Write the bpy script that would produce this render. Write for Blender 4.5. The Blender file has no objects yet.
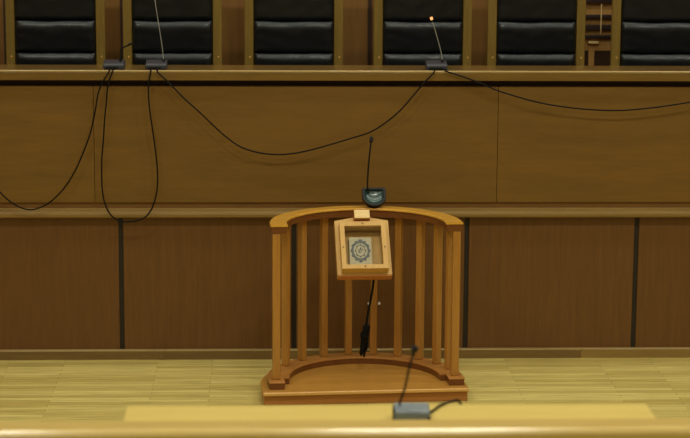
import bpy, bmesh, math, random
from mathutils import Vector, Matrix, noise
random.seed(7)
R = math.radians
scene = bpy.context.scene
col = scene.collection

# ------------------------------------------------------------------ materials
def lin(c):
    c = c / 255.0
    return c / 12.92 if c <= 0.04045 else ((c + 0.055) / 1.055) ** 2.4
def rgb(r, g, b):
    return (lin(r), lin(g), lin(b), 1.0)

def new_mat(name):
    m = bpy.data.materials.new(name); m.use_nodes = True
    nt = m.node_tree
    return m, nt, nt.nodes['Principled BSDF']

def plain(name, c, rough=0.5, metal=0.0, emit=None, strength=0.0, var=0.08, coat=0.0, spec=0.5):
    m, nt, p = new_mat(name)
    tc = nt.nodes.new('ShaderNodeTexCoord')
    n = nt.nodes.new('ShaderNodeTexNoise'); n.inputs['Scale'].default_value = 35
    nt.links.new(tc.outputs['Object'], n.inputs['Vector'])
    mx = nt.nodes.new('ShaderNodeMix'); mx.data_type = 'RGBA'
    mx.inputs['A'].default_value = c
    mx.inputs['B'].default_value = tuple([min(1, v * (1 + var * 4)) for v in c[:3]] + [1])
    nt.links.new(n.outputs['Fac'], mx.inputs['Factor'])
    nt.links.new(mx.outputs['Result'], p.inputs['Base Color'])
    p.inputs['Roughness'].default_value = rough
    p.inputs['Metallic'].default_value = metal
    p.inputs['Specular IOR Level'].default_value = spec
    p.inputs['Coat Weight'].default_value = coat
    if emit:
        p.inputs['Emission Color'].default_value = emit
        p.inputs['Emission Strength'].default_value = strength
    return m

def wood(name, c1, c2, axis='X', rough=0.4, stretch=14.0, scale=3.0, coat=0.0, spec=0.4, fine=0.35):
    """Grain that runs along the given axis."""
    m, nt, p = new_mat(name)
    L = nt.links.new
    tc = nt.nodes.new('ShaderNodeTexCoord')
    oi = nt.nodes.new('ShaderNodeObjectInfo')
    off = nt.nodes.new('ShaderNodeVectorMath'); off.operation = 'ADD'
    sc = nt.nodes.new('ShaderNodeVectorMath'); sc.operation = 'SCALE'
    sc.inputs[0].default_value = (13.1, 7.7, 5.3)
    L(oi.outputs['Random'], sc.inputs['Scale'])
    L(tc.outputs['Object'], off.inputs[0]); L(sc.outputs['Vector'], off.inputs[1])
    mp = nt.nodes.new('ShaderNodeMapping')
    s = [stretch, stretch, stretch]; s['XYZ'.index(axis)] = 1.0
    mp.inputs['Scale'].default_value = s
    L(off.outputs['Vector'], mp.inputs['Vector'])
    n1 = nt.nodes.new('ShaderNodeTexNoise')
    n1.inputs['Scale'].default_value = scale; n1.inputs['Detail'].default_value = 5
    n1.inputs['Distortion'].default_value = 0.6
    L(mp.outputs['Vector'], n1.inputs['Vector'])
    n2 = nt.nodes.new('ShaderNodeTexNoise')
    n2.inputs['Scale'].default_value = scale * 5; n2.inputs['Detail'].default_value = 3
    L(mp.outputs['Vector'], n2.inputs['Vector'])
    mixf = nt.nodes.new('ShaderNodeMix'); mixf.data_type = 'FLOAT'
    mixf.inputs['Factor'].default_value = fine
    L(n1.outputs['Fac'], mixf.inputs['A']); L(n2.outputs['Fac'], mixf.inputs['B'])
    cr = nt.nodes.new('ShaderNodeValToRGB')
    cr.color_ramp.elements[0].position = 0.3; cr.color_ramp.elements[0].color = c1
    cr.color_ramp.elements[1].position = 0.7; cr.color_ramp.elements[1].color = c2
    L(mixf.outputs['Result'], cr.inputs['Fac'])
    L(cr.outputs['Color'], p.inputs['Base Color'])
    p.inputs['Roughness'].default_value = rough
    p.inputs['Specular IOR Level'].default_value = spec
    p.inputs['Coat Weight'].default_value = coat
    p.inputs['Coat Roughness'].default_value = 0.15
    b = nt.nodes.new('ShaderNodeBump'); b.inputs['Strength'].default_value = 0.06
    b.inputs['Distance'].default_value = 0.004
    L(n2.outputs['Fac'], b.inputs['Height']); L(b.outputs['Normal'], p.inputs['Normal'])
    return m

def floor_mat():
    m, nt, p = new_mat('oak_parquet')
    L = nt.links.new
    tc = nt.nodes.new('ShaderNodeTexCoord')
    br = nt.nodes.new('ShaderNodeTexBrick')
    br.offset = 0.37; br.offset_frequency = 2; br.squash = 1.0
    br.inputs['Color1'].default_value = rgb(*FLOOR1)
    br.inputs['Color2'].default_value = rgb(*FLOOR2)
    br.inputs['Mortar'].default_value = rgb(*FLOORM)
    br.inputs['Scale'].default_value = 1.0
    br.inputs['Mortar Size'].default_value = 0.0012
    br.inputs['Mortar Smooth'].default_value = 0.3
    br.inputs['Brick Width'].default_value = 0.92
    br.inputs['Row Height'].default_value = 0.052
    L(tc.outputs['Object'], br.inputs['Vector'])
    mp = nt.nodes.new('ShaderNodeMapping'); mp.inputs['Scale'].default_value = (1.4, 26, 1)
    L(tc.outputs['Object'], mp.inputs['Vector'])
    n = nt.nodes.new('ShaderNodeTexNoise'); n.inputs['Scale'].default_value = 2.6
    n.inputs['Detail'].default_value = 6
    L(mp.outputs['Vector'], n.inputs['Vector'])
    rm = nt.nodes.new('ShaderNodeMapRange')
    rm.inputs['From Min'].default_value = 0.25; rm.inputs['From Max'].default_value = 0.75
    rm.inputs['To Min'].default_value = 0.74; rm.inputs['To Max'].default_value = 1.2
    L(n.outputs['Fac'], rm.inputs['Value'])
    mu = nt.nodes.new('ShaderNodeMix'); mu.data_type = 'RGBA'; mu.blend_type = 'MULTIPLY'
    mu.inputs['Factor'].default_value = 1.0
    L(br.outputs['Color'], mu.inputs['A']); L(rm.outputs['Result'], mu.inputs['B'])
    L(mu.outputs['Result'], p.inputs['Base Color'])
    p.inputs['Roughness'].default_value = 0.42
    p.inputs['Specular IOR Level'].default_value = 0.4
    return m

FLOOR1 = (222, 207, 128); FLOOR2 = (192, 172, 96); FLOORM = (120, 98, 48)
M = {}
M['floor'] = floor_mat()
M['panel'] = wood('bench_panel_veneer', rgb(108, 79, 29), rgb(125, 92, 38), 'X', 0.45, 9, 1.6)
M['slab'] = wood('bench_top_veneer', rgb(106, 80, 34), rgb(126, 97, 44), 'X', 0.3, 12, 2.0, coat=0.6)
M['lower'] = wood('brown_laminate', rgb(98, 66, 33), rgb(115, 79, 41), 'Z', 0.38, 18, 3.0)
M['trim'] = wood('moulding_wood', rgb(134, 108, 62), rgb(154, 126, 76), 'X', 0.4, 14, 2.0)
M['plinth'] = wood('plinth_wood', rgb(112, 88, 50), rgb(132, 106, 62), 'X', 0.4, 14, 2.0)
M['plinth_b'] = wood('pale_plinth_wood', rgb(134, 108, 58), rgb(156, 128, 72), 'X', 0.4, 14, 2.0)
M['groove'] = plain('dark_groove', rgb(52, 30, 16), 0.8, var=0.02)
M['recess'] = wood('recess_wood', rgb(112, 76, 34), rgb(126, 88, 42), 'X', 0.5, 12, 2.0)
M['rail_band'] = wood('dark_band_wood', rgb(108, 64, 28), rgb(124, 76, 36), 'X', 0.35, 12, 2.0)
M['foot_cap'] = wood('foot_rail_top_wood', rgb(166, 112, 54), rgb(186, 132, 68), 'X', 0.3, 12, 2.0, coat=0.2)
M['highlight'] = wood('highlight_wood', rgb(168, 144, 92), rgb(186, 162, 108), 'X', 0.3, 12, 2.0, coat=0.8)  # paler than the wood beside it, highlight put into the colour
M['strip'] = plain('black_joint_strip', rgb(34, 26, 16), 0.6, var=0.03)
M['rail'] = wood('varnished_rail', rgb(200, 146, 52), rgb(226, 174, 74), 'X', 0.22, 8, 2.2, coat=0.5)
M['post'] = wood('varnished_posts', rgb(164, 114, 48), rgb(190, 138, 64), 'Z', 0.3, 12, 2.4, coat=0.3)
M['platform'] = wood('platform_boards', rgb(172, 124, 54), rgb(196, 146, 68), 'X', 0.3, 12, 2.0, coat=0.2)
M['plat_side'] = wood('platform_edge', rgb(162, 106, 50), rgb(182, 124, 62), 'X', 0.35, 12, 2.0)
M['nosing'] = wood('platform_nosing', rgb(206, 158, 88), rgb(224, 178, 104), 'X', 0.28, 12, 2.0, coat=0.3)
M['box'] = wood('pale_pine', rgb(194, 152, 80), rgb(214, 174, 100), 'Y', 0.4, 10, 3.0)
M['box_dark'] = wood('pine_edge', rgb(176, 112, 54), rgb(196, 130, 66), 'X', 0.4, 10, 3.0)
M['block_face'] = wood('pale_block', rgb(222, 190, 128), rgb(240, 210, 150), 'X', 0.4, 10, 3.0)
M['chair'] = wood('chair_wood', rgb(112, 90, 38), rgb(132, 108, 50), 'Z', 0.35, 14, 2.4)
M['leather'] = plain('black_leather', rgb(13, 14, 17), 0.38, var=0.03, spec=0.5, coat=0.12)
M['leather'].node_tree.nodes['Principled BSDF'].inputs['Coat Tint'].default_value = (0.9, 0.96, 1, 1)
M['leather'].node_tree.nodes['Principled BSDF'].inputs['Specular Tint'].default_value = (0.86, 0.94, 1, 1)
M['wall'] = wood('wall_veneer', rgb(118, 82, 36), rgb(136, 98, 48), 'Z', 0.5, 14, 2.0)
M['plaster'] = plain('cream_plaster', rgb(160, 150, 125), 0.9, var=0.02)
M['ceil'] = plain('white_ceiling', rgb(225, 222, 212), 0.9, var=0.02)
M['black'] = plain('black_plastic', rgb(12, 12, 13), 0.5, var=0.05, spec=0.3)
M['mic_grey'] = plain('dark_grey_plastic', rgb(46, 48, 58), 0.45, var=0.08)
M['slate'] = plain('slate_blue_plastic', rgb(108, 120, 130), 0.45, var=0.08)
M['cable'] = plain('black_cable', rgb(8, 8, 8), 0.6, var=0.02, spec=0.2)
M['steel'] = plain('brushed_steel', rgb(140, 139, 134), 0.4, var=0.02)
M['foam'] = plain('black_foam', rgb(20, 20, 22), 0.9, var=0.1)
M['teal'] = plain('teal_gloss_panel', rgb(40, 70, 70), 0.3, var=0.1, coat=0.6)
M['glow'] = plain('lit_ring', rgb(255, 140, 60), 0.4, emit=(1.0, 0.42, 0.16, 1), strength=1.3)
M['white'] = plain('white_plastic', rgb(245, 240, 230), 0.4, var=0.01)
M['desk'] = wood('pale_desk_laminate', rgb(206, 183, 100), rgb(216, 194, 112), 'X', 0.4, 8, 1.6)
M['barrier'] = wood('pale_barrier_wood', rgb(206, 178, 100), rgb(220, 194, 116), 'X', 0.3, 10, 1.6, coat=0.9)
M['barrier_panel'] = wood('barrier_panel_wood', rgb(130, 90, 40), rgb(150, 108, 52), 'Z', 0.4, 10, 1.6)
M['book_cover'] = plain('pale_silver_cover', rgb(180, 172, 140), 0.35, metal=0.1, var=0.06)
M['book_ink'] = plain('blue_grey_relief', rgb(84, 94, 98), 0.4, metal=0.1, var=0.1)
M['book_edge'] = plain('dark_page_edge', rgb(74, 66, 56), 0.7, var=0.06)
M['rack_dark'] = plain('dark_stained_slat', rgb(38, 22, 16), 0.5, var=0.1)
M['rack_tan'] = wood('tan_board', rgb(190, 142, 76), rgb(212, 164, 96), 'Z', 0.5, 10, 2.0)
M['rack_low'] = wood('rack_lower_board', rgb(58, 38, 20), rgb(72, 48, 26), 'Z', 0.5, 10, 2.0)
def glass():
    m, nt, p = new_mat('clear_pane')
    out = nt.nodes['Material Output']
    t = nt.nodes.new('ShaderNodeBsdfTransparent')
    g = nt.nodes.new('ShaderNodeBsdfGlossy'); g.inputs['Roughness'].default_value = 0.05
    lw = nt.nodes.new('ShaderNodeFresnel'); lw.inputs['IOR'].default_value = 1.45
    mx = nt.nodes.new('ShaderNodeMixShader')
    nt.links.new(lw.outputs['Fac'], mx.inputs['Fac'])
    nt.links.new(t.outputs['BSDF'], mx.inputs[1]); nt.links.new(g.outputs['BSDF'], mx.inputs[2])
    nt.links.new(mx.outputs['Shader'], out.inputs['Surface'])
    return m
M['glass'] = glass()

# ------------------------------------------------------------------ helpers
class MB:
    def __init__(self): self.bm = bmesh.new()
    def box(self, x0, x1, y0, y1, z0, z1, mat=None):
        v = [Vector((x, y, z)) for x in (x0, x1) for y in (y0, y1) for z in (z0, z1)]
        if mat is not None: v = [mat @ p for p in v]
        b = [self.bm.verts.new(p) for p in v]
        for f in ((0, 1, 3, 2), (4, 6, 7, 5), (0, 4, 5, 1), (2, 3, 7, 6), (0, 2, 6, 4), (1, 5, 7, 3)):
            self.bm.faces.new([b[i] for i in f])
        return self
    def prism(self, poly, z0, z1, mat=None):
        n = len(poly)
        lo = [Vector((p[0], p[1], z0)) for p in poly]; hi = [Vector((p[0], p[1], z1)) for p in poly]
        if mat is not None: lo = [mat @ p for p in lo]; hi = [mat @ p for p in hi]
        lo = [self.bm.verts.new(p) for p in lo]; hi = [self.bm.verts.new(p) for p in hi]
        self.bm.faces.new(lo[::-1]); self.bm.faces.new(hi)
        for i in range(n):
            j = (i + 1) % n
            self.bm.faces.new((lo[i], lo[j], hi[j], hi[i]))
        return self
    def ring(self, outer, inner, z0, z1):
        """flat ring between two outlines with the same number of points"""
        n = len(outer); V = self.bm.verts.new
        a = [V((p[0], p[1], z0)) for p in outer]; b = [V((p[0], p[1], z1)) for p in outer]
        c = [V((p[0], p[1], z0)) for p in inner]; d = [V((p[0], p[1], z1)) for p in inner]
        for i in range(n):
            j = (i + 1) % n
            self.bm.faces.new((a[i], a[j], b[j], b[i])); self.bm.faces.new((c[j], c[i], d[i], d[j]))
            self.bm.faces.new((b[i], b[j], d[j], d[i])); self.bm.faces.new((a[j], a[i], c[i], c[j]))
        return self
    def tube(self, pts, r, seg=8, caps=True):
        pts = [Vector(p) for p in pts]; rs = r if isinstance(r, (list, tuple)) else [r] * len(pts)
        up = None; rings = []
        for i, p in enumerate(pts):
            t = (pts[min(i + 1, len(pts) - 1)] - pts[max(i - 1, 0)]).normalized()
            if up is None:
                up = Vector((0, 0, 1)) if abs(t.z) < 0.9 else Vector((1, 0, 0))
            a = t.cross(up).normalized(); up = a.cross(t).normalized()
            rings.append([self.bm.verts.new(p + (a * math.cos(k * 2 * math.pi / seg) + up * math.sin(k * 2 * math.pi / seg)) * rs[i]) for k in range(seg)])
        for A, B in zip(rings, rings[1:]):
            for k in range(seg):
                self.bm.faces.new((A[k], A[(k + 1) % seg], B[(k + 1) % seg], B[k]))
        if caps: self.bm.faces.new(rings[0][::-1]); self.bm.faces.new(rings[-1])
        return self
    def sweep(self, path, normals, section):
        """rectangular-type section [(a, z)] swept along path, a runs along the given normals"""
        rings = [[self.bm.verts.new(Vector((p[0] + n[0] * a, p[1] + n[1] * a, p[2] + z))) for a, z in section] for p, n in zip(path, normals)]
        m = len(section)
        for A, B in zip(rings, rings[1:]):
            for k in range(m):
                self.bm.faces.new((A[k], A[(k + 1) % m], B[(k + 1) % m], B[k]))
        self.bm.faces.new(rings[0][::-1]); self.bm.faces.new(rings[-1])
        return self
    def sphere(self, c, r, sx=1, sy=1, sz=1):
        bmesh.ops.create_uvsphere(self.bm, u_segments=16, v_segments=10, radius=r,
            matrix=Matrix.Translation(c) @ Matrix.Diagonal((sx, sy, sz, 1)))
        return self
    def extrude_x(self, prof, x0, x1):
        """profile [(y, z)] extruded along x"""
        A = [self.bm.verts.new((x0, y, z)) for y, z in prof]; B = [self.bm.verts.new((x1, y, z)) for y, z in prof]
        n = len(prof)
        self.bm.faces.new(A[::-1]); self.bm.faces.new(B)
        for i in range(n):
            j = (i + 1) % n
            self.bm.faces.new((A[i], A[j], B[j], B[i]))
        return self
    def build(self, name, mat, parent=None, bevel=0.0, smooth=False, label=None):
        bmesh.ops.recalc_face_normals(self.bm, faces=self.bm.faces)
        me = bpy.data.meshes.new(name); self.bm.to_mesh(me); self.bm.free()
        me.materials.append(M[mat])
        o = bpy.data.objects.new(name, me); col.objects.link(o)
        if parent is not None: o.parent = parent
        if bevel:
            b = o.modifiers.new('bevel', 'BEVEL'); b.width = bevel; b.segments = 3; b.limit_method = 'ANGLE'
            b.angle_limit = R(35)
        if smooth:
            for p in me.polygons: p.use_smooth = True
        elif bevel:
            for p in me.polygons: p.use_smooth = True
            w = o.modifiers.new('wn', 'WEIGHTED_NORMAL'); w.keep_sharp = True
        if label: o['label'] = label
        return o

def tag(o, label, cat, group=None):
    o['label'] = label; o['category'] = cat
    if group: o['group'] = group
    return o
def thing(name, label, cat, loc=(0, 0, 0), rz=0.0, group=None):
    o = bpy.data.objects.new(name, None); col.objects.link(o)
    o.empty_display_size = 0.1
    o.location = loc; o.rotation_euler = (0, 0, rz)
    return tag(o, label, cat, group)
def struct(o):
    o['kind'] = 'structure'; return o

def smooth_path(pts, n=8):
    """Catmull-Rom through the points"""
    P = [Vector(p) for p in pts]; P = [2 * P[0] - P[1]] + P + [2 * P[-1] - P[-2]]
    out = []
    for i in range(1, len(P) - 2):
        p0, p1, p2, p3 = P[i - 1:i + 3]
        for k in range(n):
            t = k / n
            out.append(0.5 * ((2 * p1) + (p2 - p0) * t + (2 * p0 - 5 * p1 + 4 * p2 - p3) * t * t + (3 * p1 - p0 - 3 * p2 + p3) * t ** 3))
    out.append(P[-2]); return out

# ------------------------------------------------------------------ setting
XL, XR, YF, YB, ZC = -5.2, 5.6, -13.2, 2.35, 5.6
struct(MB().box(XL, XR, YF, YB, -0.1, 0).build('floor', 'floor'))
struct(MB().box(XL, XR, YF, YB, ZC, ZC + 0.1).build('ceiling', 'ceil'))
wb = struct(MB().box(XL, XR, YB, YB + 0.12, 0, ZC).build('wall_back', 'wall'))
struct(MB().box(XL, XR, YF - 0.12, YF, 0, ZC).build('wall_front', 'plaster'))
struct(MB().box(XL - 0.12, XL, YF, YB, 0, ZC).build('wall_left', 'plaster'))
struct(MB().box(XR, XR + 0.12, YF, YB, 0, ZC).build('wall_right', 'plaster'))
for i, x in enumerate((-2.345, -1.557, 0.125)):          # dark joints between the wall panels
    struct(MB().box(x - 0.014, x + 0.014, YB - 0.006, YB, 1.06, ZC - 0.02).build('trim_%d' % (i + 1), 'groove'))
struct(MB().box(XL, XR, 1.30, YB, 0, 1.05).build('trim_4', 'barrier_panel')); bpy.data.objects['trim_4'].name = 'floor_dais'

# ------------------------------------------------------------------ judges' bench
BX0, BX1 = -4.2, 4.4
bench = thing('judges_bench', 'long raised wooden judges bench with honey upper panels and dark brown lower panels', 'bench', (0, 0.95, 0))
# local y = world y - 0.95
MB().box(BX0, BX1, 0.075, 0.30, 0.0, 1.72).build('carcass', 'groove', bench)
MB().extrude_x([(-0.036, 1.766), (-0.036, 1.828), (0.285, 1.828), (0.285, 1.766)], BX0, BX1).build('countertop', 'slab', bench)
MB().box(BX0, BX1, -0.045, -0.0362, 1.766, 1.8145).build('front_edge', 'slab', bench, bevel=0.002)
MB().box(BX0, BX1, -0.045, -0.0362, 1.8148, 1.8282).build('edge_highlight', 'highlight', bench, bevel=0.0075, label='pale rounded bead with the edge highlight in its colour')  # added bead, highlight along the countertop edge painted in as paler wood
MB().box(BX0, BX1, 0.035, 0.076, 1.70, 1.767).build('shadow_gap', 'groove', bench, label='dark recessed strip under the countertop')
ux = [BX0, -1.642, 0.852, 3.33, BX1]
for a, b in zip(ux, ux[1:]):
    MB().box(a + 0.0012, b - 0.0012, 0.0, 0.074, 1.002, 1.726).build('upper_panel', 'panel', bench, bevel=0.002)
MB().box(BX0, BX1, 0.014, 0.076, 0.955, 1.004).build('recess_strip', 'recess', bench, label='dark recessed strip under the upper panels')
MB().extrude_x([(0.076, 0.966), (0.004, 0.966), (0.002, 0.946), (-0.012, 0.944), (-0.020, 0.938), (-0.022, 0.928), (-0.018, 0.914), (-0.010, 0.907), (0.076, 0.907)], BX0, BX1).build('moulding', 'trim', bench)
gx = [BX0, -3.63, -2.56, -1.488, -0.41, 0.674, 1.745, 2.82, 3.90, BX1]
for i, (a, b) in enumerate(zip(gx, gx[1:])):
    a2 = a + (0.015 if i else 0); b2 = b - (0.015 if i < len(gx) - 2 else 0)
    MB().box(a2, b2, 0.035, 0.076, 0.05, 0.908).build('lower_panel', 'lower', bench, bevel=0.002)
for x in gx[1:-1]:
    MB().box(x - 0.0152, x + 0.0152, 0.046, 0.076, 0.05, 0.908).build('joint_strip', 'strip', bench, label='black vertical strip between two lower panels')
for a, b, m in ((BX0, -1.22, 'plinth'), (-1.219, 1.408, 'plinth'), (1.409, BX1, 'plinth_b')):
    MB().box(a, b, 0.0, 0.076, 0.0, 0.053).build('plinth', m, bench, bevel=0.001)
    MB().box(a, b, -0.001, 0.04, 0.0532, 0.061).build('plinth_highlight', 'highlight', bench, bevel=0.003)  # lit line on top of the plinth put into a paler strip

# ------------------------------------------------------------------ chairs behind the bench
def cushion(zc, half_h, half_w, depth, seed):
    mb = MB(); nx, nz = 40, 22
    grid = []
    for k in range(nz + 1):
        w = -1 + 2 * k / nz; row = []
        for i in range(nx + 1):
            u = -1 + 2 * i / nx
            t = (w + 1) / 2
            top = min(1.0, (1 - t) / 0.30); bot = min(1.0, t / 0.10)
            hz = (0.55 + 0.45 * t) * math.sqrt(max(0, 1 - (1 - top) ** 2)) * math.sqrt(max(0, 1 - (1 - bot) ** 2))
            hx = (1 - abs(u) ** 12) ** (1 / 3.0)
            d = depth * hz * (0.25 + 0.75 * hx) + 0.002
            wr = noise.noise(Vector((u * 3.1 + seed, w * 1.7, seed))) * 0.0025
            edge = math.exp(-((1 - abs(u)) * 7)) * math.sin(w * 9 + seed) * 0.0015
            d += (wr + edge) * hz
            sag = 0.006 * noise.noise(Vector((u * 1.6 + seed * 2, 0, 1)))
            row.append(mb.bm.verts.new((u * half_w, -d, zc + w * half_h + sag)))
        grid.append(row)
    for k in range(nz):
        for i in range(nx):
            mb.bm.faces.new((grid[k][i], grid[k][i + 1], grid[k + 1][i + 1], grid[k + 1][i]))
    # closed back so the pad is solid
    bk = [[mb.bm.verts.new((s * half_w, 0.03, zc + t * half_h)) for s in (-1, 1)] for t in (-1, 1)]
    mb.bm.faces.new((bk[0][0], bk[1][0], bk[1][1], bk[0][1]))
    mb.bm.faces.new(grid[0] + [bk[0][1], bk[0][0]])
    mb.bm.faces.new((grid[nz] + [bk[1][1], bk[1][0]])[::-1])
    mb.bm.faces.new([r[0] for r in grid][::-1] + [bk[0][0], bk[1][0]])
    mb.bm.faces.new([r[nx] for r in grid] + [bk[1][1], bk[0][1]])
    return mb

CH_LABELS = [
    'black padded high-backed wooden chair at the far left end of the bench',
    'black padded high-backed wooden chair behind the tall upright thin microphone',
    'black padded high-backed chair behind the bare bench stretch left of the podium microphone',
    'black padded high-backed chair behind the microphone with the glowing orange tip',
    'black padded high-backed chair just left of the dark slatted rack',
    'black padded high-backed chair right of the dark slatted rack, cut by the frame',
]
chx = [-1.968, -1.195, -0.3985, 0.4515, 1.2095, 2.03]
CG = "high-backed chairs behind the judges' bench"
def make_chair():
    t = thing('judge_chair', CH_LABELS[0], 'chair', (0, 0, 0), 0, CG)
    yb = 0.26           # front plane of the backrest frame
    for s in (-1, 1):
        MB().box(s * 0.295 - 0.03, s * 0.295 + 0.03, yb - 0.02, yb + 0.03, 0, 1.33).build('stile', 'chair', t, bevel=0.006)
        MB().box(s * 0.295 - 0.025, s * 0.295 + 0.025, -0.26, -0.21, 0, 0.66).build('leg', 'chair', t, bevel=0.006)
        MB().box(s * 0.295 - 0.028, s * 0.295 + 0.028, -0.28, yb - 0.02, 0.66, 0.69).build('armrest', 'chair', t, bevel=0.008)
        MB().tube([(s * 0.295 + 0.006, yb - 0.024, 0.765), (s * 0.295 + 0.006, yb - 0.019, 0.765)], 0.006, 10).build('screw_cap', 'nosing', t)
    MB().box(-0.265, 0.265, yb - 0.012, yb + 0.03, 1.26, 1.33).build('top_rail', 'chair', t, bevel=0.006)
    MB().box(-0.265, 0.265, yb + 0.018, yb + 0.03, 0.44, 1.26).build('back_panel', 'lower', t)
    MB().box(-0.27, 0.27, -0.25, yb - 0.02, 0.36, 0.42).build('seat_frame', 'chair', t, bevel=0.005)
    st = MB().box(-0.262, 0.262, -0.27, yb - 0.06, 0.42, 0.50).build('seat', 'leather', t, bevel=0.025)
    for k, zc in enumerate((0.575, 0.681, 0.8915, 1.102, 1.22)):
        hh = 0.105 if 1 <= k <= 3 else 0.05
        if k == 0: continue
        if k == 4: zc, hh = 1.2335, 0.026
        c = cushion(zc, hh, 0.262, 0.042 if k < 4 else 0.03, 1.7 * k)
        o = c.build('back_cushion', 'leather', t, smooth=True)
        o.location = (0, yb - 0.012, 0.009)
    return t
def copy_tree(o, parent=None):
    c = o.copy(); col.objects.link(c)
    if parent is not None: c.parent = parent
    for ch in list(o.children): copy_tree(ch, c)
    return c
chair = make_chair()
CHY = 1.66
for i, x in enumerate(chx):
    o = chair if i == 0 else copy_tree(chair)
    o.location = (x, CHY, 1.05); o.rotation_euler = (0, 0, R((-0.6, 0.8, 0.3, -0.5, 0.2, -1.6)[i]))
    o['label'] = CH_LABELS[i]

# slatted rack glimpsed between the two right-hand chairs
rk = thing('slatted_rack', 'wooden rack with dark horizontal slats seen between the two rightmost chairs', 'rack', (1.69, 2.26, 1.05))
MB().box(-0.15, 0.15, 0.0, 0.03, 0.78, 1.42).build('back_board', 'rack_tan', rk)
MB().box(-0.15, 0.15, 0.0, 0.03, 0.0, 0.78).build('lower_board', 'rack_low', rk)
for s in (-1, 1): MB().box(s * 0.165 - 0.015, s * 0.165 + 0.015, -0.04, 0.03, 0, 1.42).build('side_post', 'rack_tan', rk)
for z0, z1 in ((1.00, 1.026), (0.922, 0.957), (0.865, 0.887), (1.105, 1.14), (1.2, 1.23)):
    MB().box(-0.15, 0.15, -0.035, 0.0, z0, z1).build('slat', 'rack_dark', rk, bevel=0.003)
MB().box(-0.003, 0.003, -0.044, -0.036, 0.90, 1.10).build('cord', 'block_face', rk)
MB().box(-0.075, -0.035, -0.012, 0.0, 0.4, 0.80).build('upright', 'rack_tan', rk, bevel=0.003)
MB().box(-0.08, -0.01, -0.03, 0.0, 0.828, 0.845).build('slat', 'block_face', rk, bevel=0.003, label='short pale slat')

# ------------------------------------------------------------------ bench microphones
SL = 1.8285
MG = 'gooseneck microphones on the bench'
def bench_mic(label, x, neck, neck_mat, neck_r):
    t = thing('gooseneck_microphone', label, 'microphone', (x, 0.985, SL + 0.0005), 0, MG)
    mb = MB().extrude_x([(-0.055, 0.0), (-0.055, 0.028), (-0.045, 0.038), (0.055, 0.052), (0.055, 0.0)], -0.065, 0.065)
    mb.build('base', 'mic_grey', t, bevel=0.006)
    MB().box(-0.05, 0.03, -0.0565, -0.054, 0.005, 0.017).build('front_strip', 'black', t, bevel=0.001)
    pts = smooth_path([(px - x, py - 0.985, pz - SL) for px, py, pz in neck], 6)
    b = pts[0]
    MB().tube([(b.x, b.y, b.z - 0.012), (b.x, b.y, b.z + 0.012)], 0.008, 12).build('neck_socket', 'black', t)
    MB().tube(pts, neck_r, 8).build('gooseneck', neck_mat, t, smooth=True)
    e = pts[-1]; d = (pts[-1] - pts[-2]).normalized()
    MB().tube([e - d * 0.002, e + d * 0.006, e + d * 0.03, e + d * 0.036], [0.004, 0.0075, 0.0075, 0.004], 12).build('capsule', 'black', t, smooth=True)
    return t, e, d
bench_mic('low grey microphone with short bent black neck, nearest the left end of the bench', -1.514,
          [(-1.475, 0.99, 1.875), (-1.474, 0.99, 1.92), (-1.470, 0.99, 1.949), (-1.453, 0.985, 1.960), (-1.430, 0.98, 1.972)], 'black', 0.005)
bench_mic('grey microphone with long straight steel neck rising in front of the second chair', -1.255,
          [(-1.212, 0.99, 1.875), (-1.218, 0.99, 1.945), (-1.230, 0.99, 2.035), (-1.245, 0.99, 2.135), (-1.262, 0.99, 2.255), (-1.272, 0.99, 2.33)], 'steel', 0.0024)
t, e, d = bench_mic('grey microphone with glowing orange ring on its slanting neck, fourth chair', 0.467,
          [(0.504, 0.99, 1.875), (0.500, 0.99, 1.912), (0.489, 0.99, 1.960), (0.470, 0.99, 2.026), (0.452, 0.99, 2.085), (0.440, 0.99, 2.122)], 'steel', 0.0025)
MB().tube([e + d * 0.012, e + d * 0.030], 0.0082, 14).build('light_ring', 'glow', t, label='glowing orange ring')

# cables of the bench microphones
CR = 0.0048
def cable(label, pts, r=CR, name='microphone_cable', group='black cables looping down the bench front'):
    mb = MB().tube(smooth_path(pts, 5), r, 7)
    o = mb.build(name, 'cable', None, smooth=True)
    return tag(o, label, 'cable', group)
YC = 0.886
def over(x, xs):      # the stretch that leaves a base and crosses the front edge
    return [(x, 0.926, SL + CR + 0.003), (xs, 0.905, SL + CR + 0.003), (xs, 0.894, SL + 0.002)]
A = [(-1.545, 1.810), (-1.582, 1.751), (-1.604, 1.696), (-1.614, 1.647), (-1.634, 1.542), (-1.66, 1.438), (-1.705, 1.32), (-1.756, 1.209), (-1.819, 1.109), (-1.896, 1.028), (-1.974, 0.981), (-2.048, 0.969), (-2.133, 1.003), (-2.217, 1.078), (-2.305, 1.202), (-2.40, 1.40), (-2.46, 1.6), (-2.50, 1.80)]
cable('black cable drooping from the leftmost bench microphone out of the left side',
      over(-1.530, -1.537) + [(x, YC, z) for x, z in A] + [(-2.504, 0.894, SL + 0.002), (-2.504, 0.905, SL + CR + 0.003), (-2.504, 0.93, SL + CR + 0.003)])
B = [(-1.521, 1.810), (-1.543, 1.751), (-1.552, 1.696), (-1.556, 1.647), (-1.569, 1.536), (-1.578, 1.413), (-1.59, 1.289), (-1.593, 1.184), (-1.59, 1.084), (-1.573, 0.997), (-1.534, 0.928), (-1.481, 0.896), (-1.411, 0.893), (-1.343, 0.912), (-1.297, 0.959), (-1.268, 1.028), (-1.253, 1.109), (-1.251, 1.209), (-1.262, 1.339), (-1.278, 1.463), (-1.293, 1.574), (-1.299, 1.647), (-1.3, 1.733), (-1.288, 1.810)]
cable('black cable hanging in a deep narrow loop between the two leftmost microphones',
      over(-1.510, -1.516) + [(x, YC, z) for x, z in B] + over(-1.280, -1.285)[::-1])
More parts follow.
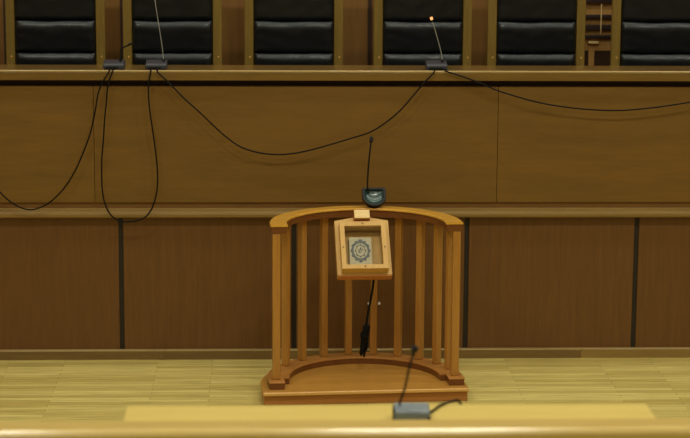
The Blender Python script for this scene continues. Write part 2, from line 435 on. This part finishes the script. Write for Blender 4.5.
Cc = [(-1.241, 1.815), (-1.199, 1.776), (-1.139, 1.715), (-1.066, 1.641), (-0.988, 1.571), (-0.909, 1.494), (-0.835, 1.426), (-0.744, 1.361), (-0.633, 1.324), (-0.529, 1.312), (-0.424, 1.317), (-0.301, 1.342), (-0.178, 1.377), (-0.055, 1.414), (0.056, 1.451), (0.147, 1.507), (0.239, 1.584), (0.312, 1.668), (0.373, 1.742), (0.427, 1.800), (0.442, 1.815)]
cable('black cable sagging across the bench front above the podium, between two microphones',
      over(-1.250, -1.246) + [(x, YC, z) for x, z in Cc] + over(0.455, 0.448)[::-1])
D = [(0.537, 1.822), (0.63, 1.792), (0.729, 1.755), (0.823, 1.715), (0.916, 1.684), (1.071, 1.641), (1.227, 1.612), (1.413, 1.592), (1.599, 1.587), (1.785, 1.602), (1.922, 1.621), (2.033, 1.639), (2.126, 1.661), (2.26, 1.71), (2.42, 1.805)]
cable('black cable in a shallow sag from the orange-tipped microphone out of the right side',
      over(0.490, 0.515) + [(x, YC, z) for x, z in D] + [(2.44, 0.894, SL + 0.002), (2.45, 0.905, SL + CR + 0.003), (2.46, 0.93, SL + CR + 0.003)])

# ------------------------------------------------------------------ witness stand
ST_RZ = R(4.3)
stand = thing('witness_stand', 'curved wooden witness stand with open front, square balusters and D-shaped platform', 'witness stand', (-0.005, 0.073, 0), ST_RZ)
RR = 0.526
def arc(r, n=48, ext=0.0, dx=0.0):
    p = [(r * math.cos(math.pi * k / n) + dx, r * math.sin(math.pi * k / n)) for k in range(n + 1)]
    return [(r + dx, -ext)] + p + [(-r + dx, -ext)]
def upath(r, ext, z, n=48):
    path = [(r, -ext, z)]; nrm = [(1, 0)]
    for k in range(n + 1):
        a = math.pi * k / n
        path.append((r * math.cos(a), r * math.sin(a), z)); nrm.append((math.cos(a), math.sin(a)))
    path.append((-r, -ext, z)); nrm.append((-1, 0))
    return path, nrm
def rsec(w, z0, z1, b):
    h = w / 2
    return [(-h, z0), (h, z0), (h, z1 - b), (h - b * 0.3, z1 - b * 0.3), (h - b, z1), (-h + b, z1), (-h + b * 0.3, z1 - b * 0.3), (-h, z1 - b)]
MB().prism(arc(0.594, 48, 0.172, -0.013), 0.0, 0.058).build('platform_base', 'plat_side', stand, bevel=0.003)
MB().prism(arc(0.601, 48, 0.177, -0.013), 0.0581, 0.078).build('platform_top', 'platform', stand, bevel=0.006)
MB().box(-0.612, 0.586, -0.189, -0.1775, 0.0581, 0.0785).build('nosing', 'nosing', stand, bevel=0.006)
p, n = upath(RR - 0.018, 0.0, 0.0)
MB().sweep(p, n, rsec(0.126, 0.0782, 0.111, 0.002)).build('foot_rail', 'rail_band', stand)
MB().sweep(p, n, rsec(0.130, 0.1112, 0.119, 0.003)).build('foot_rail_cap', 'foot_cap', stand)
for s in (-1, 1):
    b = MB().box(s * RR - 0.044, s * RR + 0.044, -0.118, -0.001, 0.0783, 0.114).build('foot_block', 'rail_band', stand, bevel=0.003)
    MB().box(s * RR - 0.047, s * RR + 0.047, -0.121, -0.001, 0.1141, 0.121).build('foot_block_cap', 'foot_cap', b, bevel=0.002)
p, n = upath(0.509, 0.062, 0.0)
MB().sweep(p, n, rsec(0.100, 1.0245, 1.037, 0.006)).build('handrail', 'rail', stand)
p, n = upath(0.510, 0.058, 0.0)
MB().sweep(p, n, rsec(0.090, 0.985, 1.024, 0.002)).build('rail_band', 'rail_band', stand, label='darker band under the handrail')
for k in range(12):
    front = k in (0, 11)
    a = R(-3.6 + 187.2 * k / 11 - 4.3 * math.sin(math.pi * k / 11))
    w = 0.023 if front else 0.0205
    mt = Matrix.Translation((RR * math.cos(a), RR * math.sin(a), 0)) @ Matrix.Rotation(0 if front else a, 4, 'Z')
    MB().box(-w, w, -w, w, 0.1215 if front else 0.1195, 0.9845, mt).build('post' if front else 'baluster', 'post', stand, bevel=0.005)
ST_RZ = R(3.0)

# ------------------------------------------------------------------ reading box hung inside the rail
TILT = 42.0
rb = thing('display_box', 'tilted pale wooden display box with glazed front hung inside the curved rail', 'display box', (-0.002, 0.215, 0.694))
rb.rotation_euler = (R(90 - TILT), 0, ST_RZ)
# local: x right, y up the slope, z out of the face
hw = 0.162; Lb = 0.388
outer = [(-hw, 0), (hw, 0), (hw, Lb - 0.012), (0.05, Lb + 0.01), (-0.05, Lb + 0.01), (-hw, Lb - 0.012)]
inner = [(-0.124, 0.02), (0.124, 0.02), (0.124, 0.325), (0.05, 0.326), (-0.05, 0.326), (-0.124, 0.325)]
MB().ring(outer, inner, -0.05, 0.0).build('case', 'box', rb, bevel=0.003)
MB().box(-hw + 0.004, hw - 0.004, -0.006, 0.0005, -0.048, -0.004).build('bottom_lip', 'box_dark', rb, label='reddish bottom edge')
MB().box(-0.1245, 0.1245, 0.0195, 0.3255, -0.0495, -0.040).build('back_board', 'box', rb)
fo = [(-0.138, 0.013), (0.138, 0.013), (0.138, 0.340), (-0.138, 0.340)]
fi = [(-0.109, 0.042), (0.109, 0.042), (0.109, 0.308), (-0.109, 0.308)]
fr = MB().ring(fo, fi, 0.0002, 0.052).build('front_frame', 'box', rb, bevel=0.002)
for x, y in ((0, 0.324), (0, 0.028), (-0.1235, 0.16), (0.1235, 0.16)):
    MB().tube([(x, y, 0.0505), (x, y, 0.0545)], 0.0038, 10).build('screw', 'black', fr)
MB().box(-0.1085, 0.1085, 0.0425, 0.3075, 0.034, 0.036).build('glass_pane', 'glass', rb)
MB().box(-0.047, 0.047, 0.352, 0.412, 0.0005, 0.060).build('mounting_block', 'box_dark', rb, bevel=0.003)
MB().box(-0.046, 0.046, 0.354, 0.411, 0.0602, 0.066).build('block_face', 'block_face', rb, bevel=0.002, label='pale top of the mounting block')
for x in (-0.084, 0.083): MB().box(x - 0.012, x + 0.012, 0.325, 0.355, -0.12, -0.0502).build('bracket', 'post', rb)

# ornate cover book resting in the box
bk = thing('cased_book', 'pale silver-covered book with blue-grey oval ornament inside the glazed box', 'book')
bk.matrix_world = Matrix.Translation(rb.location) @ rb.rotation_euler.to_matrix().to_4x4() @ Matrix.Translation((-0.020, 0.0225, -0.0395)) @ Matrix.Rotation(R(-1.5), 4, 'Z')
bw, bh, bt = 0.067, 0.238, 0.036
MB().box(-bw + 0.002, bw - 0.003, 0.004, bh - 0.004, 0.004, bt - 0.004).build('pages', 'book_edge', bk)
MB().box(-bw, bw, 0.0, bh, bt - 0.004, bt).build('front_cover', 'book_cover', bk, bevel=0.001)
MB().box(-bw, bw, 0.0, bh, 0.0, 0.004).build('back_cover', 'book_edge', bk, bevel=0.001)
def ell(rx, ry, n=40, sc=0.0, k=10): return [((rx + sc * rx * math.cos(k * a)) * math.cos(a), (ry + sc * ry * math.cos(k * a)) * math.sin(a) + 0.145) for a in [2 * math.pi * i / n for i in range(n)]]
orn = MB().ring(ell(0.056, 0.072, 80, 0.07, 12), ell(0.042, 0.054, 80), bt, bt + 0.003)
orn.sphere((0, 0.145 + 0.074, bt), 0.008, 1.6, 0.7, 0.5).sphere((0, 0.145 - 0.074, bt), 0.008, 1.6, 0.7, 0.5)
orn.build('oval_ornament', 'book_ink', bk, label='blue-grey oval ornament')
inn = MB().ring(ell(0.031, 0.042, 80, 0.1, 8), ell(0.026, 0.036, 80), bt, bt + 0.002)
for i in range(14):
    a = random.uniform(0, 6.28); q = random.uniform(0.2, 0.9)
    inn.sphere((0.022 * q * math.cos(a), 0.145 + 0.03 * q * math.sin(a), bt), random.uniform(0.002, 0.005), 1, 1.4, 0.4)
inn.build('inner_relief', 'book_ink', bk)

# ------------------------------------------------------------------ microphone on the rail
rm = thing('rail_microphone', 'black D-shaped microphone with teal face and thin neck standing on the curved rail', 'microphone', (0.068, 0.528, 1.0375), ST_RZ)
def dshape(s, n=20):
    pts = [(0.073 * s, 0.125 * s), (0.066 * s, 0.132 * s), (-0.066 * s, 0.132 * s), (-0.073 * s, 0.125 * s), (-0.075 * s, 0.085 * s)]
    for k in range(1, n):
        a = math.pi + math.pi * k / n
        pts.append((0.075 * s * math.cos(a), 0.075 * s + 0.075 * s * math.sin(a)))
    pts.append((0.075 * s, 0.085 * s)); return pts
tl = Matrix.Translation((0, -0.012, 0.0125)) @ Matrix.Rotation(R(50), 4, 'X')
MB().prism(dshape(0.95), -0.022, -0.0165, tl).build('body', 'black', rm, bevel=0.006)
MB().ring(dshape(0.97), [(x, y + 0.016) for x, y in dshape(0.74)], -0.016, 0.009).build('rim', 'black', rm, bevel=0.002).matrix_local = tl
dish = MB(); rings = []
for q, z in ((0.735, 0.0), (0.62, -0.008), (0.45, -0.0125), (0.25, -0.015), (0.08, -0.0155)):
    rings.append([dish.bm.verts.new(tl @ Vector((x, y + 0.075 * (1.0 - q), z))) for x, y in dshape(q)])
for a_, b_ in zip(rings, rings[1:]):
    for k in range(len(a_)):
        dish.bm.faces.new((a_[k], a_[(k + 1) % len(a_)], b_[(k + 1) % len(a_)], b_[k]))
dish.bm.faces.new(rings[-1])
dish.build('face_panel', 'teal', rm, smooth=True, label='glossy teal dished face')
MB().box(-0.022, 0.022, 0.02, 0.05, 0.0, 0.03).build('foot', 'black', rm, bevel=0.003)
pts = smooth_path([(-0.030, 0.052, 0.085), (-0.038, 0.05, 0.115), (-0.040, 0.035, 0.17), (-0.034, 0.02, 0.29), (-0.024, 0.015, 0.395)], 6)
MB().tube(pts, 0.0052, 8).build('gooseneck', 'black', rm, smooth=True)
e = pts[-1]; d = (pts[-1] - pts[-2]).normalized()
MB().tube([e - d * 0.002, e + d * 0.008, e + d * 0.032, e + d * 0.038], [0.005, 0.011, 0.011, 0.006], 12).build('capsule', 'foam', rm, smooth=True)

# cable hanging down from behind the display box, tied in a bundle
hc = thing('coiled_cable', 'black cable hanging under the display box with its slack tied in a bundle', 'cable', (0.0, 0.335, 0.135))
hp = [(0.064, 0.004, 0.585), (0.058, 0.004, 0.53), (0.050, 0.003, 0.45), (0.038, 0, 0.38), (0.027, 0, 0.32), (0.017, 0, 0.255), (0.013, 0.0, 0.20)]
MB().tube(smooth_path(hp, 6), 0.007, 8).build('lead', 'cable', hc, smooth=True)
for k, (dx, dy, w) in enumerate(((0, 0, .017), (.006, -.008, .019), (-.006, -.006, .015), (.003, .008, .016), (-.002, -.014, .013))):
    loop = []
    for i in range(25):
        a = 2 * math.pi * i / 24
        zz = 0.145 + 0.085 * math.sin(a + 0.3 * k) - 0.004 * k
        xx = 0.004 + dx + w * math.cos(a) * (1 - 0.45 * math.cos(2 * a)) - (zz - 0.145) * -0.10
        loop.append((xx, dy, zz))
    MB().tube(loop, 0.0068, 7).build('cable_loop', 'cable', hc, smooth=True)
MB().tube([(0.002, -0.004, 0.155), (0.006, -0.004, 0.18)], 0.026, 12).build('tie', 'cable', hc)
MB().tube(smooth_path([(-0.012, 0, 0.10), (-0.006, -.006, 0.072), (0.004, -.008, 0.052), (0.0, -0.004, 0.035)], 5), 0.007, 7).build('plug_end', 'cable', hc, smooth=True)

for x, lb in ((0.062, 'small white screw cap on brown panel behind the stand, left of the pair'), (0.127, 'small white screw cap on brown panel behind the stand, right of the pair')):
    tag(MB().tube([(x, 0.9735, 0.352), (x, 0.984, 0.352)], 0.0085, 12).build('screw_cap', 'white'), lb, 'screw cap', 'white screw caps behind the stand')

# ------------------------------------------------------------------ foreground table and barrier
TZ = 0.90
tb = thing('front_table', 'pale yellow wooden table in the foreground carrying a blurred microphone', 'table', (-0.085, -3.57, 0))
MB().box(-1.065, 1.06, -0.195, 0.168, TZ - 0.035, TZ).build('tabletop', 'desk', tb, bevel=0.003)
for s in (-1, 1):
    MB().box(s * 1.02 - 0.02, s * 1.02 + 0.02, -0.17, 0.16, 0, TZ - 0.036).build('side_panel', 'desk', tb, bevel=0.003)
MB().box(-0.999, 0.999, 0.06, 0.08, 0.25, TZ - 0.036).build('modesty_panel', 'desk', tb)

br = thing('gallery_barrier', 'long pale wooden barrier with shiny rounded top rail along the bottom of the view', 'barrier', (-0.2, -3.87, 0))
prof = [(0.075, 0.90), (0.075, 0.943), (0.068, 0.950), (-0.030, 0.950), (-0.045, 0.948), (-0.058, 0.941), (-0.067, 0.930), (-0.070, 0.917), (-0.070, 0.905), (-0.066, 0.90)]
MB().extrude_x(prof, -3.2, 3.2).build('top_rail', 'barrier', br)
for k in range(6):
    x0 = -3.15 + k * 1.05
    MB().box(x0 + 0.03, x0 + 1.02, -0.02, 0.0, 0.08, 0.899).build('panel', 'barrier_panel', br)
for k in range(7):
    x0 = -3.15 + k * 1.05
    MB().box(x0 - 0.03, x0 + 0.03, -0.04, 0.04, 0.0, 0.8995).build('post', 'barrier_panel', br)

fm = thing('table_microphone', 'blurred slate-grey microphone with black gooseneck on the foreground table', 'microphone', (-0.006, -3.612, TZ + 0.0005), R(-2))
MB().extrude_x([(-0.05, 0.0), (-0.05, 0.036), (-0.04, 0.046), (0.05, 0.054), (0.05, 0.0)], -0.071, 0.071).build('base', 'slate', fm, bevel=0.014)
MB().box(-0.075, -0.066, -0.046, 0.04, 0.0, 0.046).build('side_cap', 'black', fm, bevel=0.003)
MB().box(0.06, 0.075, -0.054, -0.03, 0.0, 0.02).build('jack', 'black', fm, bevel=0.002)
pts = smooth_path([(-0.048, 0.0, 0.055), (-0.045, 0.0, 0.075), (-0.028, 0.0, 0.126), (-0.010, 0, 0.215), (0.006, 0, 0.272)], 6)
MB().tube(pts, 0.0048, 8).build('gooseneck', 'black', fm, smooth=True)
e = pts[-1]
MB().sphere((e.x + 0.004, e.y, e.z + 0.014), 0.015).build('foam_tip', 'foam', fm, smooth=True)
cz = TZ + 0.0065
cable('black cable curling from the blurred microphone over the foreground table', [(0.064, -3.575, cz + 0.008), (0.085, -3.52, cz), (0.123, -3.438, cz), (0.150, -3.405, cz + 0.001), (0.177, -3.386, cz + 0.003), (0.205, -3.374, cz + 0.001), (0.222, -3.366, TZ - 0.04), (0.226, -3.364, TZ - 0.2), (0.23, -3.36, 0.4)], 0.0055, group='table cable')

# ------------------------------------------------------------------ lights of the room and added strips
def area(name, loc, sx, sy, power, c=(1.0, 0.96, 0.80), rot=(0, 0, 0)):
    l = bpy.data.lights.new(name, 'AREA'); l.shape = 'RECTANGLE'; l.size = sx; l.size_y = sy
    l.energy = power; l.color = c
    o = bpy.data.objects.new(name, l); col.objects.link(o); o.location = loc; o.rotation_euler = rot
    return o
for x in (-2.6, 0.4, 3.4):
    for y, pw in ((-9.5, 22), (-6.0, 30), (-2.8, 66)):
        area('ceiling_lamp', (x, y, ZC - 0.05), 1.2, 0.5, pw)
for y, pw in ((-0.3, 64), (1.2, 58)):                      # unseen strips added above stand and bench for continuous edge highlights
    area('added_strip_lamp', (0.2, y, ZC - 0.05), 8.0, 0.22, pw)

w = bpy.data.worlds.new('world'); scene.world = w; w.use_nodes = True
w.node_tree.nodes['Background'].inputs['Color'].default_value = (0.9, 0.85, 0.75, 1)
w.node_tree.nodes['Background'].inputs['Strength'].default_value = 0.05

# ------------------------------------------------------------------ camera
F = 2000.0
yaw, pit, roll = R(2.3), math.atan((219 + 137) / F), 0.006
fw = Vector((math.sin(yaw) * math.cos(pit), math.cos(yaw) * math.cos(pit), -math.sin(pit)))
r0 = Vector((math.cos(yaw), -math.sin(yaw), 0)); u0 = r0.cross(fw)
rt = r0 * math.cos(roll) + u0 * math.sin(roll); up = rt.cross(fw)
cd = bpy.data.cameras.new('camera'); cam = bpy.data.objects.new('camera', cd); col.objects.link(cam)
cam.matrix_world = Matrix(((rt.x, up.x, -fw.x, -0.585), (rt.y, up.y, -fw.y, -11.305), (rt.z, up.z, -fw.z, 3.08), (0, 0, 0, 1)))
cd.sensor_fit = 'HORIZONTAL'; cd.sensor_width = 36; cd.lens = F * 36 / 690
cd.clip_start = 0.1; cd.clip_end = 100
cd.dof.use_dof = True; cd.dof.focus_distance = 11.9; cd.dof.aperture_fstop = 2.2
scene.camera = cam
vs = scene.view_settings
scene.display_settings.display_device = 'sRGB'
vs.view_transform = 'Standard'; vs.look = 'None'; vs.gamma = 1.0; vs.use_curve_mapping = False
vs.exposure = 0.0
